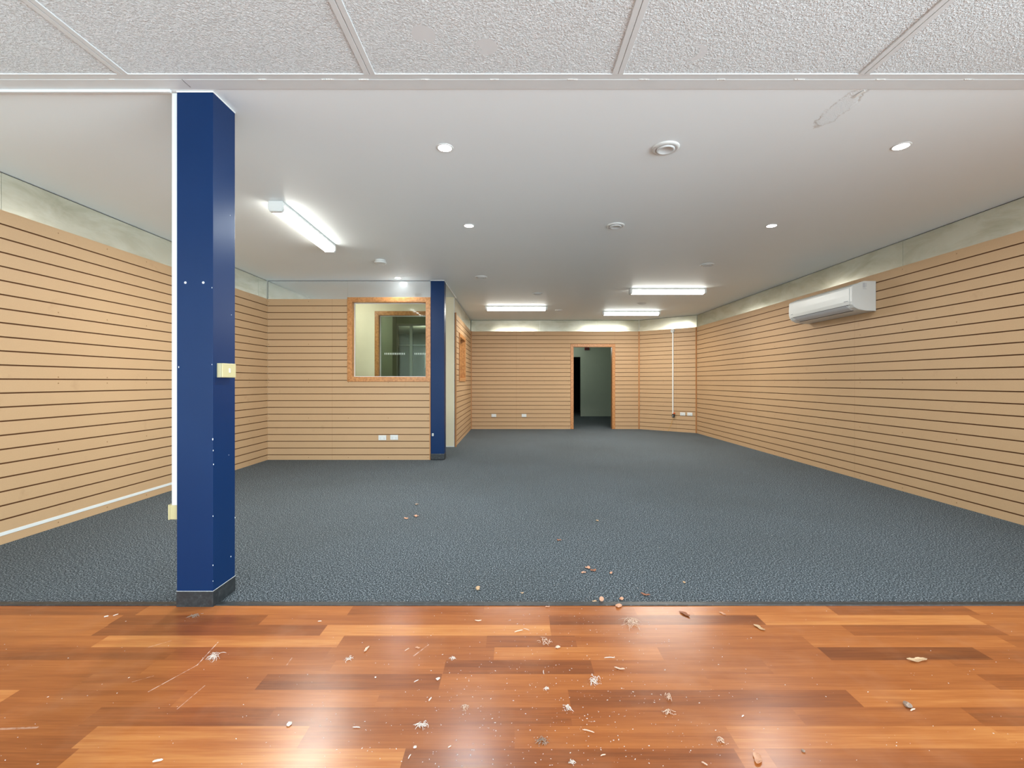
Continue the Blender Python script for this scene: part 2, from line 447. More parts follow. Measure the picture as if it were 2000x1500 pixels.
# ------------------------------------------------------------------ ceilings
bm = bmesh.new(); bm_box(bm, -4.2, 4.6, 2.30, 19.0, H, H+0.12)
struct(link('ceiling', bm, 'ceiling_paint'))
bm = bmesh.new(); bm_box(bm, -4.2, 4.6, -2.5, 2.26, H+0.001, H+0.12)
ct = struct(link('ceiling.001', bm, 'ceiling_tile'))
for xb in (-1.931-1.22, -1.931, -0.711, 0.515, 1.732, 1.732+1.22):
    bm = bmesh.new()
    bm_box(bm, xb-0.027, xb-0.0018, -2.5, 2.25, H-0.004, H+0.003, bev=0.0008, seg=1)
    bm_box(bm, xb+0.0018, xb+0.027, -2.5, 2.25, H-0.004, H+0.003, bev=0.0008, seg=1)
    link('cover_strip', bm, 'trim_paint', ct)
for k, yb in enumerate((1.25, 0.05, -1.15)):
    bm = bmesh.new(); bm_box(bm, -4.2, 4.6, yb-0.025, yb+0.025, H-0.001, H+0.005); link('cover_strip', bm, 'trim_paint', ct)
bm = bmesh.new()
bm_box(bm, -4.0, 4.4, 2.248, 2.253, H-0.0035, H+0.006)
bm_box(bm, -4.0, 4.4, 2.253, 2.2855, H-0.0025, H+0.01)
bm_box(bm, -4.0, 4.4, 2.287, 2.362, H-0.0035, H+0.01, bev=0.0006, seg=1)
beam = struct(link('trim_2', bm, 'trim_paint'))
random.seed(8)
for (px, w) in ((512, 14), (640, 22), (710, 16), (830, 14), (965, 14), (1118, 16), (1258, 16), (1408, 14), (1561, 17), (1720, 15), (1893, 16), (218, 9)):
    x = (px-CX)/F*2.286; w = w/F*2.286
    bm = bmesh.new()
    for k in range(6):
        a = x-w/2+w*k/5
        r = bmesh.ops.create_icosphere(bm, subdivisions=1, radius=1.0)
        s = random.uniform(.5, 1.0)
        for v in r['verts']: v.co = Vector((a+v.co.x*w*.13, 2.286+random.uniform(-.002, .002)+v.co.y*.004*s, H-0.0035+v.co.z*.0035*s))
    link('filler_dab', bm, 'white_paint', beam, smooth=True)
# crack in the beam lining beside the blue column
bm = bmesh.new(); pts = [(355, 156), (361, 162), (368, 168), (372, 171.5)]
bm_tube(bm, [((px-CX)/F*((H-CH-.007)*F/(CY-py)), (H-CH-.007)*F/(CY-py), H-0.0036) for px, py in pts], 0.0012, 5)
link('crack', bm, 'dark_grey', beam)
# loose flake where the paint is torn
bm = bmesh.new()
vs = [bm.verts.new((x, y, z)) for x, y, z in ((1.828, 2.372, 2.699), (1.838, 2.380, 2.697), (1.822, 2.43, 2.694), (1.808, 2.44, 2.699), (1.815, 2.40, 2.6965))]
bm.faces.new(vs); r = bmesh.ops.extrude_face_region(bm, geom=list(bm.faces))
for e in r['geom']:
    if isinstance(e, bmesh.types.BMVert): e.co.z -= 0.0012
tag(link('paint_flake', bm, 'white_paint'), 'loose white paint flake hanging from the stained ceiling patch by the beam', 'paint flake')

# ------------------------------------------------------------------ walls
# left
wl = struct(wallbox('wall_left', (XL-.02, -2.5), (XL-.02, 19), 0, H, -0.1, 0.0, 'white_paint', n=-1))
slat('slat_panel', (XL, 2.3), (XL, YO+.018), wl, n=-1, u0=0.9, mat='mdf_slat_left')
metal_run((XL, 2.3), (XL, YO), wl, -1, (1.0, 3.95, 4.32))
bm = bmesh.new(); zg = GROOVES[-1]
bm_box(bm, XL-0.004, XL+0.0035, 2.45, 5.35, zg-0.013, zg+0.013, bev=0.001, seg=1)
link('groove_insert', bm, 'white_plastic', wl)
# right
wr = struct(wallbox('wall_right', (XR+.02, -2.5), (XR+.02, 19), 0, H, -0.1, 0.0, 'white_paint', n=1, holes=((0.2, 3.3, 0.15, 2.5),)))
slat('slat_panel', (XR, 2.3), (XR, YBR), wr, n=1, u0=0.38, mat='mdf_slat_right')
metal_run((XR, 2.3), (XR, YBR), wr, 1, (2.60, 4.95, 7.3))
# angled corner wall
A5, B5 = (XB, YB), (XR, YBR)
wc = struct(wallbox('wall_corner', A5, B5, 0, H, -0.12, -0.02, 'white_paint', n=-1))
slat('slat_panel', A5, B5, wc, n=-1, u0=0.3)
metal_run(A5, B5, wc, -1, ())
# back wall with doorway
DX0, DX1, DZ = 1.475, 2.455, 2.045
wb = struct(wallbox('wall_back', (-1.05, YB), (XB+.2, YB), 0, H, -0.12, -0.02, 'white_paint', n=-1, holes=((DX0+1.05, DX1+1.05, 0, DZ),)))
slat('slat_panel', (-1.05, YB), (XB, YB), wb, n=-1, holes=((DX0+1.05, DX1+1.05, 0, DZ),), u0=0.1)
metal_run((-1.05, YB), (XB, YB), wb, -1, (1.7, 3.1))
# corridor side wall (faces right), with a side window
WY0, WY1, WZ0, WZ1 = 8.81, 9.79, 1.24, 2.06
ws = struct(wallbox('wall_passage', (-1.07, YC+.13), (-1.07, YB+.1), 0, H, -0.12, 0, 'cream_wall', n=-1, holes=((WY0-YC-.13, WY1-YC-.13, WZ0, WZ1),)))
slat('slat_panel', (-1.05, YC), (-1.05, YB+.018), ws, n=-1, holes=((WY0-YC, WY1-YC, WZ0, WZ1),), u0=0.3)
metal_run((-1.05, YC), (-1.05, YB), ws, -1, (1.2,))
# office wall with the big framed window
OX0, OX1, OZ0, OZ1 = -2.438, -1.308, 1.238, 2.384
hole = ((OX0-XL, OX1-XL, OZ0, OZ1),)
wo = struct(wallbox('wall_office', (XL, YO), (-1.25, YO), 0, H, -0.12, -0.02, 'cream_wall', n=-1, holes=hole))
slat('slat_panel', (XL, YO), (-1.265, YO), wo, n=-1, holes=hole, u0=0.25)
metal_run((XL, YO), (-1.25, YO), wo, -1, (1.2,), mat='silver_laminate')
box('end_batten', (-1.265, -1.2485, YO-0.002, YO+0.018, 0, ST), 'timber_edge', wo)
# cream wall across, behind
h2 = ((OX0-XL, OX1-XL, OZ0, OZ1),)
wk = struct(wallbox('wall_cream', (XL, YC), (-1.068, YC), 0, H, -0.12, 0, 'cream_wall', n=-1, holes=h2))
box('edge_bead', (-1.073, -1.064, YC-0.004, YC+0.02, 0, H), 'white_paint', wk)
box('floor_bead', (XL, -1.068, YC-0.006, YC, 0, 0.018), 'white_paint', wk)
struct(box('trim_3', (-1.062, -1.034, 7.02, YC+.02, H-0.02, H-0.001), 'white_paint'))
# corner battens
for i, (x, y, w) in enumerate(((XB-.004, YB-.012, .026), (XR-.014, YBR-.006, .022))):
    struct(box('trim_%d' % (4+i), (x-w/2, x+w/2, y-w/2, y+w/2, 0, ST), 'timber_edge', bev=.002))
struct(box('trim_6', (-1.052, -1.028, YC-.006, YC+.012, 0, ST), 'timber_edge', bev=.001))
struct(box('trim_7', (-1.06, -1.035, YB-.018, YB+.0, 0, ST), 'timber_edge', bev=.001))

def frame(name, A, B, z0, z1, parent=None, n=1, w=0.062, proud=0.012, depth=0.12, bottom=True, mat='frame_wood'):
    """architrave + lining around an opening from A to B; looks to the n side"""
    A = Vector(A); B = Vector(B); L = (B-A).length; d = (B-A)/L; nn = Vector((-d.y, d.x))*n
    rim = []
    bm = bmesh.new()
    def hexa(pts_uz, k0, k1):
        vs = []
        for k in (k0, k1):
            for (u, z) in pts_uz:
                q = A+d*u+nn*k; vs.append(bm.verts.new((q.x, q.y, z)))
        m = len(pts_uz)
        bm.faces.new(vs[:m]); bm.faces.new(vs[m:])
        for i in range(m): bm.faces.new((vs[i], vs[(i+1) % m], vs[m+(i+1) % m], vs[m+i]))
    zb = z0-w if bottom else 0.0; zi = z0 if bottom else 0.0
    hexa([(-w, zb), (0, zi), (0, z1), (-w, z1+w)], -0.004, proud)
    hexa([(L+w, zb), (L, zi), (L, z1), (L+w, z1+w)], -0.004, proud)
    hexa([(-w, z1+w), (0, z1), (L, z1), (L+w, z1+w)], -0.004, proud)
    if bottom: hexa([(-w, zb), (0, zi), (L, zi), (L+w, zb)], -0.004, proud)
    # chamfer the outer arrises a little
    bmesh.ops.bevel(bm, geom=[e for e in bm.edges], offset=0.003, segments=1, affect='EDGES')
    t = 0.012
    hexa([(0, zi), (t, zi), (t, z1), (0, z1)], proud-.003, -depth)
    hexa([(L-t, zi), (L, zi), (L, z1), (L-t, z1)], proud-.003, -depth)
    hexa([(t, z1-t), (L-t, z1-t), (L-t, z1), (t, z1)], proud-.003, -depth)
    if bottom: hexa([(t, zi), (L-t, zi), (L-t, zi+t), (t, zi+t)], proud-.003, -depth)
    return link(name, bm, mat, parent)
def pane(A, B, z0, z1, off, parent, mat='glass', n=1):
    return wallbox('pane', A, B, z0, z1, off-.003, off+.003, mat, parent, n)
def bead(A, B, z0, z1, off, parent, n=1, w=0.008, mat='white_paint'):
    L = (Vector(B)-Vector(A)).length
    return wallbox('glazing_bead', A, B, z0, z1, off-.006, off+.006, mat, parent, n, holes=((w, L-w, z0+w, z1-w),))
w1 = struct(frame('window_1', (OX0, YO), (OX1, YO), OZ0, OZ1, n=-1, w=0.062, depth=.135))
a, b = (OX0+.012, YO), (OX1-.012, YO)
pane(a, b, OZ0+.012, OZ1-.012, -0.11, w1, n=-1); bead(a, b, OZ0+.012, OZ1-.012, -0.095, w1, n=-1)
w2 = struct(frame('window_2', (OX0, YC), (OX1, YC), OZ0, OZ1, n=-1, w=0.062, depth=.135))
a, b = (OX0+.012, YC), (OX1-.012, YC)
pane(a, b, OZ0+.012, OZ1-.012, -0.10, w2, 'glass_dark', n=-1); bead(a, b, OZ0+.012, OZ1-.012, -0.085, w2, n=-1, w=.012)
w3 = struct(frame('window_3', (-1.05, WY0), (-1.05, WY1), WZ0, WZ1, n=-1, w=0.06, depth=.145, proud=.018))
pane((-1.05, WY0+.012), (-1.05, WY1-.012), WZ0+.012, WZ1-.012, -0.11, w3, 'glass_dark', n=-1)
d1 = struct(frame('door_1', (DX0, YB), (DX1, YB), 0, DZ, n=-1, w=0.062, depth=.135, bottom=False))
box('latch_plate', (DX0+.012, DX0+.014, YB+.03, YB+.05, .98, 1.06), 'aluminium', d1)
for zz in (1.02, 1.16):
    box('screw_cap', (DX0-.034, DX0-.022, YB-.0145, YB-.011, zz, zz+.012), 'dark_grey', d1)

# ------------------------------------------------------------------ rooms beyond
# office seen through the two windows: glazed partition with a door, a dark store behind
PY = 10.2
wg = struct(wallbox('wall_partition', (-2.66, PY), (-1.19, PY), 0, H, -.06, 0, 'office_wall', n=-1, holes=((0.05, 1.43, 0.0, 2.46),)))
struct(wallbox('wall_partition_side', (XL, PY-.35), (-2.62, PY-.35), 0, H, -.4, 0, 'office_wall', n=-1))
d2 = struct(frame('door_2', (-2.60, PY), (-1.24, PY), 0, 2.44, n=-1, w=.03, depth=.06, bottom=False, mat='aluminium'))
pane((-2.59, PY), (-1.25, PY), 0.05, 2.42, -.02, d2, 'glass_dark', n=-1)
box('mullion', (-2.325, -2.265, PY-.01, PY+.05, 0, 2.43), 'aluminium', d2)
box('transom', (-2.59, -1.25, PY-.005, PY+.045, 1.985, 2.005), 'aluminium', d2)
for px in [752+3.45*k for k in range(12)]+[810.5+3.45*k for k in range(7)]:
    x = (px-CX)/F*8.296
    box('safety_dash', (x-.0085, x+.0085, 8.293, 8.2965, 1.668, 1.701), 'dash_white', w2)
box('pull_handle', (-1.985, -1.955, PY-.05, PY-.02, 1.48, 1.80), 'white_plastic', d2, bev=.004)
for zz in (1.50, 1.77): box('handle_mount', (-1.98, -1.96, PY-.03, PY+.02, zz, zz+.02), 'white_plastic', d2)
struct(box('wall_store', (XL-.05, -1.0, 14.6, 14.7, 0, H), 'office_wall'))
# hall beyond the doorway
struct(wallbox('wall_hall', (0.9, 15.4), (XR, 15.4), 0, H, -.1, 0, 'hall_wall', n=-1, holes=((0.45, 1.37, 0, 2.01),)))
struct(box('wall_hall_left', (0.8, 0.9, YB+.12, 19, 0, H), 'hall_wall'))
struct(box('wall_hall_right', (3.6, 3.7, 11.9, 15.4, 0, H), 'hall_wall'))
struct(box('wall_far', (-4.2, 4.6, 18.9, 19.0, 0, H), 'dark_void'))
r = empty('alarm_box', ((1146-CX)/F*15.4, 15.404, 2.285))
tag(r, 'small dark red alarm box high on the green wall seen through the doorway', 'alarm')
box('housing', (-.075, .075, -.05, 0, -.05, .05), 'red_box', r, bev=.008)
box('lens', (-.03, .03, -.062, -.048, -.035, .005), 'dark_grey', r, bev=.006)

# shopfront behind the camera
sf = empty('window_4', (0, -2.45, 0)); struct(sf)
bm = bmesh.new()
for x in (-4.1, -2.4, -0.6, 0.6, 2.4, 4.3): bm_box(bm, x-.04, x+.04, -.05, .05, 0, H)
bm_box(bm, -4.1, 4.3, -.05, .05, 0, .12); bm_box(bm, -4.1, 4.3, -.05, .05, H-.12, H)
link('mullions', bm, 'aluminium', sf)

# ------------------------------------------------------------------ blue columns
c1 = empty('column', (-1.666, 2.475, 0))
tag(c1, 'tall square blue column standing where the timber floor meets the carpet', 'column', 'blue square columns')
bm = bmesh.new(); bm_box(bm, -.0945, .0945, -.095, .093, 0, 2.692, bev=.0015, seg=2); link('shaft', bm, 'blue_paint', c1)
bm = bmesh.new(); bm_box(bm, -.0965, .0965, -.097, .095, 0, .083, bev=.002); link('skirting', bm, 'vinyl_skirting', c1)
bm = bmesh.new(); bm_box(bm, -.0965, .0965, -.0965, .0945, .083, .0845); link('paint_line', bm, 'white_paint', c1)
bm = bmesh.new(); bm_box(bm, -.096, .096, -.0965, .0945, 2.691, 2.6985); link('cap_bead', bm, 'white_paint', c1)
for px in (362, 397):
    bm = bmesh.new(); bm_lathe(bm, [(0, .004), (.004, .003), (.0065, 0), (.0065, -.002)], 14)
    link('screw', bm, 'screw_white', c1, smooth=True, loc=((px-CX)/F*2.38+1.666, -.0955, CH+(CY-552)/F*2.38), rot=(PI/2, 0, 0))
random.seed(5)
for (px, py, s) in ((349, 717, .0025), (414, 712, .0016), (415.5, 858, .003), (416.5, 880, .002), (417, 907, .002), (416, 1008, .0018), (416, 1104, .002), (414, 562, .0018), (416, 1135, .0015)):
    bm = bmesh.new(); rr = bmesh.ops.create_icosphere(bm, subdivisions=1, radius=s)
    for v in rr['verts']: v.co.z *= 2.2; v.co.y *= .5
    link('paint_chip', bm, 'screw_white', c1, loc=((px-CX)/F*2.38+1.666, -.0952, CH+(CY-py)/F*2.38))
for (px, py, s) in ((451, 1087, .003), (459, 1011, .003), (452, 615, .002)):
    Y = 1.5715*F/(CX-px); bm = bmesh.new(); rr = bmesh.ops.create_icosphere(bm, subdivisions=1, radius=s)
    for v in rr['verts']: v.co.x *= .4; v.co.z *= 1.6
    link('paint_chip', bm, 'screw_white', c1, loc=(.0945, Y-2.475, CH+(CY-py)/F*Y))
c2 = empty('column', (-1.1425, 6.915, 0))
tag(c2, 'distant blue square column at the right end of the framed office window', 'column', 'blue square columns')
del c1['group'], c2['group']
bm = bmesh.new(); bm_box(bm, -.1035, .1035, -.085, .085, 0, 2.695, bev=.012, seg=3); link('shaft', bm, 'blue_paint', c2)
bm = bmesh.new(); bm_box(bm, -.1065, .1065, -.088, .088, 0, .10, bev=.013, seg=3); link('skirting', bm, 'vinyl_skirting', c2)
bm = bmesh.new(); bm_box(bm, -.105, .105, -.087, .087, 2.690, 2.6985); link('cap_bead', bm, 'white_paint', c2)
r = empty('data_socket', ((845.5-CX)/F*6.83, 6.829, CH-(849-CY)/F*6.83))
tag(r, 'tiny white socket low on the distant blue column', 'socket')
box('cover', (-.013, .013, -.012, .001, -.02, .02), 'white_plastic', r, bev=.003); box('port', (-.006, .006, -.0135, -.011, -.008, .004), 'dark_grey', r)

# conduits on near column and on the beam
o = box('conduit', (-1.795, -1.7615, 2.390, 2.408, .53, 2.695), 'trim_paint', bev=.002)
tag(o, 'white vertical cable conduit down the left edge of the near blue column', 'conduit')
o = box('conduit', (-3.70, -1.785, 2.363, 2.377, 2.684, 2.6985), 'trim_paint', bev=.0015)
tag(o, 'long white horizontal cable conduit under the beam, left of the near blue column', 'conduit')
# socket on the left side of the near column
r = empty('power_outlet', (-1.7615, 2.40, .489))
tag(r, 'cream power outlet on a block, low on the left side of the near blue column', 'outlet')
box('mounting_block', (-.052, 0, 0, .117, -.038, .039), 'cream_plastic', r, bev=.004)
box('faceplate', (-.061, -.0525, -.001, .118, -.040, .041), 'cream_plastic', r, bev=.003)
# switch on the right side of the near column
r = empty('light_switch', (-1.5715, 2.4685, 1.239))
tag(r, 'cream light switch on a raised block on the right face of the near blue column', 'light switch')
box('mounting_block', (0, .022, -.0585, .0585, -.038, .038), 'block_plastic', r, bev=.002)
for x_ in (.006, .013): box('rib', (x_, x_+.003, -.0597, -.0580, -.034, .034), 'cream_plastic', r, bev=.0005)
box('faceplate', (.0225, .031, -.0585, .0585, -.038, .038), 'cream_plastic', r, bev=.003)
box('rocker', (.030, .0345, -.006, .006, -.012, .012), 'white_plastic', r, bev=.002)

# ------------------------------------------------------------------ power outlets on walls
def outlet(loc, rz, label, group=None):
    r = empty('power_outlet', loc, rz); tag(r, label, 'outlet', group)
    box('faceplate', (-.0585, .0585, -.010, 0, -.037, .037), 'white_plastic', r, bev=.003)
    for x in (-.028, .028):
        box('switch', (x-.006, x+.006, -.0135, -.0095, .012, .028), 'white_plastic', r, bev=.0015)
        bm = bmesh.new()
        for (dx, dz, an) in ((-.007, -.006, .5), (.007, -.006, -.5), (0, -.021, 0)):
            q = bmesh.ops.create_cube(bm, size=1)
            R = Matrix.Rotation(an, 3, 'Y')
            for v in q['verts']:
                v.co = R @ Vector((v.co.x*.0022, v.co.y*.002, v.co.z*.009)); v.co += Vector((x+dx, -.0105, dz))
        link('pin_slots', bm, 'dark_grey', r)
    return r
def at(px, py, Y): return ((px-CX)/F*Y, Y, CH+(CY-py)/F*Y)
o1 = outlet(at(747, 854.8, YO-.001), 0, 'white power outlet low on the office wall, left one of the pair')
def cp(src, loc, rz, label):
    q = dup(src, loc, rz); q['label'] = label; return q
q = cp(o1, at(770, 854.2, YO-.001), 0, 'white power outlet low on the office wall, right one of the pair')
q = cp(o1, at(964.5, 811.5, YB-.001), 0, 'white power outlet on the back wall, the one farther left of the doorway')
q = cp(o1, at(1023.5, 811.5, YB-.001), 0, 'white power outlet on the back wall, the one nearer the doorway')
ang = math.atan2(YBR-YB, XR-XB)
def on5(px, py, off=0.001):
    A = Vector(A5); d = (Vector(B5)-A); k = (px-CX)/F
    t_ = (k*A.y-A.x)/(d.x-k*d.y); p = A+d*t_; nn = Vector((math.sin(ang), -math.cos(ang)))
    return (p.x+nn.x*off, p.y+nn.y*off, CH+(CY-py)/F*p.y)
q = cp(o1, on5(1333.5, 808.5), ang, 'white power outlet on the angled corner wall, next to the black plug')
q = cp(o1, on5(1347.5, 808.8), ang, 'white power outlet on the angled corner wall, nearest the right-hand corner')

# conduit with round junction on the angled wall
p = on5(1314.5, 811); r = empty('conduit', (p[0], p[1], 0), ang); z1_, z0_ = on5(1314.5, 650)[2], on5(1314.5, 808)[2]
tag(r, 'thin white vertical conduit running down the angled corner wall', 'conduit')
box('channel', (-.013, .013, -.014, 0, z0_, z1_), 'white_plastic', r, bev=.002)
r = empty('junction_box', on5(1314, 646.5), ang); tag(r, 'round white junction box at the top of the corner wall conduit', 'junction box')
bm = bmesh.new(); bm_lathe(bm, [(0, .036), (.03, .036), (.042, .028), (.048, 0), (0, 0)], 28); link('lid', bm, 'white_plastic', r, smooth=False, rot=(PI/2, 0, 0))
for x in (-.016, .016): box('knockout', (x-.009, x+.009, -.040, -.034, -.009, .009), 'dark_grey', r, bev=.002)
p = on5(1316, 812); r = empty('plug', p, ang); tag(r, 'black plug with an orange tab below the corner wall conduit', 'plug')
box('body', (-.026, .026, -.05, 0, -.035, .04), 'black_plastic', r, bev=.006)
box('tab', (-.004, .034, -.03, -.004, .041, .075), 'orange_plastic', r, bev=.003)
box('clip', (-.010, .006, -.056, -.049, -.02, .015), 'grey_plastic', r, bev=.002)
pts = []
for k in range(14):
    s = k/13; px = 1314-1.5*s-6.5*s*s; py = 818+25*s; q = on5(px, py, .02+.06*s); pts.append((q[0], q[1], max(.006, q[2])))
bm = bmesh.new(); bm_tube(bm, pts, .004, 8); tag(link('cord', bm, 'yellow_cord', smooth=True), 'thin yellow cord hanging from the black plug to the carpet', 'cord')

# ------------------------------------------------------------------ air conditioner
r = empty('air_conditioner', (XR, 0, 0), -PI/2)      # local x = -Y world, local -y = into the room
r.location = (XR-.001, 5.845, 0)
tag(r, 'white split-system air conditioner mounted high on the right slatted wall', 'air conditioner')
prof = [(0, 2.337), (-.132, 2.337), (-.16, 2.330), (-.262, 2.287), (-.275, 2.272), (-.277, 2.18), (-.275, 2.11), (-.268, 2.072), (-.240, 2.038), (-.19, 2.012), (-.125, 2.0), (0, 1.995)]
bm = bmesh.new(); bm_prism(bm, prof, -.565, .565); link('body', bm, 'white_plastic', r)
capp = [(y*1.012-.001 if y < -.01 else y, z+(.002 if z > 2.2 else -.002)) for y, z in prof]
for s in (-1, 1):
    bm = bmesh.new(); bm_prism(bm, capp, s*.566, s*.600)
    bmesh.ops.bevel(bm, geom=[e for e in bm.edges if abs(e.verts[0].co.x-s*.6) < 1e-4 and abs(e.verts[1].co.x-s*.6) < 1e-4], offset=.004, segments=2, affect='EDGES')
    link('end_panel', bm, 'white_plastic', r)
bm = bmesh.new(); bm_prism(bm, [(-.2785, 2.281), (-.284, 2.262), (-.285, 2.18), (-.283, 2.112), (-.277, 2.073), (-.269, 2.074), (-.272, 2.18), (-.27, 2.27)], -.562, .562); link('front_panel', bm, 'white_plastic', r)
bm = bmesh.new(); bm_prism(bm, [(-.2745, 2.066), (-.262, 2.052), (-.240, 2.0345), (-.20, 2.013), (-.196, 2.018), (-.235, 2.042), (-.256, 2.06), (-.264, 2.068)], -.50, .50); link('outlet_flap', bm, 'vent_grey', r)
bm = bmesh.new(); bm_prism(bm, [(-.2725, 2.0725), (-.2725, 2.0675), (-.255, 2.0665), (-.255, 2.0725)], -.52, .52); link('vent_slot', bm, 'dark_grey', r)
bm = bmesh.new(); bm_prism(bm, [(-.1975, 2.0135), (-.185, 2.0085), (-.18, 2.014), (-.19, 2.018)], -.50, .50); link('vent_slot', bm, 'dark_grey', r)
bm = bmesh.new()
for k, x in enumerate((.478, .488, .497, .507, .516, .526, .535)): bm_box(bm, x, x+.006, -.2862, -.2825, 2.112, 2.120)
link('brand_mark', bm, 'grey_plastic', r)
bm = bmesh.new()
for k in range(3): bm_box(bm, -.545+.016*k, -.535+.016*k, -.2862, -.2825, 2.112, 2.118)
link('model_mark', bm, 'grey_plastic', r)
box('indicator', (.52, .525, -.262, -.25, 2.048, 2.054), 'screw_white', r)
bm = bmesh.new()
bm_box(bm, .6, .6008, -.155, -.125, 2.262, 2.318); bm_box(bm, .6, .6008, -.118, -.112, 2.27, 2.318); bm_box(bm, .6, .6008, -.155, -.112, 2.245, 2.252)
link('sticker', bm, 'vent_grey', r)

# ------------------------------------------------------------------ fluorescent battens
def batten(loc, rz, label, glow='tube_glow', L=1.245):
    """local x = length; top at z = 0"""
    r = empty('fluorescent_light', loc, rz); tag(r, label, 'ceiling light', 'fluorescent battens on the ceiling')
    h = L/2
    base = [(-.056, 0), (.056, 0), (.0615, -.026), (-.0615, -.026)]
    bm = bmesh.new(); bm_prism(bm, base, -h+.01, h-.01); link('housing', bm, 'white_plastic', r)
    dif = [(-.056, -.024), (.056, -.024), (.060, -.036), (.058, -.066), (.044, -.086), (-.044, -.086), (-.058, -.066), (-.060, -.036)]
    bm = bmesh.new(); bm_prism(bm, dif, -h+.035, h-.035)
    link('diffuser', bm, glow, r)
    cap = [(y*1.05, z*1.03) for y, z in [(-.056, -.001), (.056, -.001), (.060, -.034), (.058, -.068), (.045, -.087), (-.045, -.087), (-.058, -.068), (-.060, -.034)]]
    for s in (-1, 1):
        bm = bmesh.new(); bm_prism(bm, cap, s*(h-.036), s*h)
        bmesh.ops.bevel(bm, geom=[e for e in bm.edges if abs(abs(e.verts[0].co.x)-h) < 1e-4 and abs(abs(e.verts[1].co.x)-h) < 1e-4], offset=.005, segments=2, affect='EDGES')
        link('end_cap', bm, 'white_plastic', r)
    al = bpy.data.lights.get('batten_lamp')
    if al is None:
        al = bpy.data.lights.new('batten_lamp', 'AREA'); al.shape = 'RECTANGLE'; al.size = 1.15; al.size_y = .08; al.energy = 22; al.color = (1, .98, .91); al.spread = PI
    ao = bpy.data.objects.new('lamp', al); COL.objects.link(ao); ao.parent = r; ao.location = (0, 0, -.0875)
    return r
zc = H-.001
batten((-2.02, 4.445, zc), PI/2+.028, 'lit fluorescent batten running lengthwise, right of the near blue column')
batten((2.52, 7.46, zc), 0, 'lit fluorescent batten nearest the wall-mounted air conditioner')
batten((.056, 9.19, zc), 0, 'lit fluorescent batten hanging left of the back doorway, above the back wall outlets')
batten((2.54, 9.85, zc), 0, 'lit fluorescent batten closest to the back wall, above the doorway', 'tube_glow_cool')

# ------------------------------------------------------------------ downlights, vents, smoke alarm
def downlight(px, py, label):
    x, y = cpt(px, py, H-CH-.002)
    r = empty('downlight', (x, y, H), 0); tag(r, label, 'downlight', 'round LED downlights in the ceiling')
    bm = bmesh.new(); bm_lathe(bm, [(.043, -.001), (.0445, -.005), (.052, -.004), (.055, -.0005), (.055, 0.0), (.043, 0.0)], 36); link('trim_ring', bm, 'white_plastic', r, smooth=True)
    bm = bmesh.new(); bm_lathe(bm, [(.0435, -.0005), (.0435, -.0035), (0, -.0042)], 36); link('lens', bm, 'led_glow', r)
    return r
D = [downlight(869, 289, 'glowing downlight nearest the camera on the left, above the centre'),
     downlight(1760, 286, 'glowing downlight at upper right, nearest the right wall and the beam'),
     downlight(916, 441, 'glowing downlight right of the lengthwise fluorescent batten'),
     downlight(1507, 441, 'glowing downlight above and left of the air conditioner'),
     downlight(777, 543, 'glowing downlight just in front of the framed office window')]
for i_, d_ in enumerate(D):
    ld = bpy.data.lights.get('downlight_lamp') if 0 < i_ < 4 else None
    if ld is None:
        ld = bpy.data.lights.new('downlight_lamp', 'AREA'); ld.shape = 'DISK'; ld.size = .08; ld.color = (.90, .98, 1); ld.energy = 3 if i_ == 4 else 11
    lo = bpy.data.objects.new('lamp', ld); COL.objects.link(lo); lo.parent = d_; lo.location = (0, 0, -.006)
def vent(px, py, label):
    x, y = cpt(px, py, H-CH-.008); r = empty('ceiling_vent', (x, y, H), 0); tag(r, label, 'ceiling vent', 'round white vents in the ceiling')
    bm = bmesh.new(); bm_lathe(bm, [(.087, 0), (.087, -.004), (.083, -.010), (.070, -.014), (.064, -.011), (.060, -.011), (.060, 0)], 48); link('flange', bm, 'white_plastic', r, smooth=True)
    bm = bmesh.new(); bm_lathe(bm, [(.058, -.006), (.058, -.015), (.054, -.019), (.046, -.0195), (.044, -.017), (0, -.017)], 48); link('centre_disc', bm, 'trim_paint', r, smooth=True)
    return r
vent(1300, 291, 'round white ceiling vent nearest the camera, largest in view')
vent(1202, 442, 'round white ceiling vent left of the downlight above the air conditioner')
vent(1381, 518, 'round white ceiling vent between the fluorescent batten and the air conditioner')
vent(940, 542, 'round white ceiling vent right of the distant blue column top')
vent(1050, 574, 'round white ceiling vent right above the left back fluorescent batten')
vent(1092, 606.5, 'round white ceiling vent farthest away, between the two back battens')
vent(1253, 593, 'round white ceiling vent between the two right-hand fluorescent battens')
x, y = cpt(743, 508.5); r = empty('smoke_alarm', (x, y, H)); tag(r, 'round white smoke alarm on the ceiling in front of the office wall', 'smoke alarm')
bm = bmesh.new(); bm_lathe(bm, [(.066, 0), (.066, -.012), (.062, -.014), (0, -.014)], 40); link('base', bm, 'white_plastic', r)
bm = bmesh.new(); bm_lathe(bm, [(.060, -.015), (.073, -.020), (.073, -.036), (.064, -.042), (.030, -.045), (0, -.045)], 40); link('cover', bm, 'white_plastic', r)
bm = bmesh.new(); bm_lathe(bm, [(.059, -.0135), (.059, -.021), (0, -.021)], 40); link('sensor_gap', bm, 'dark_grey', r)

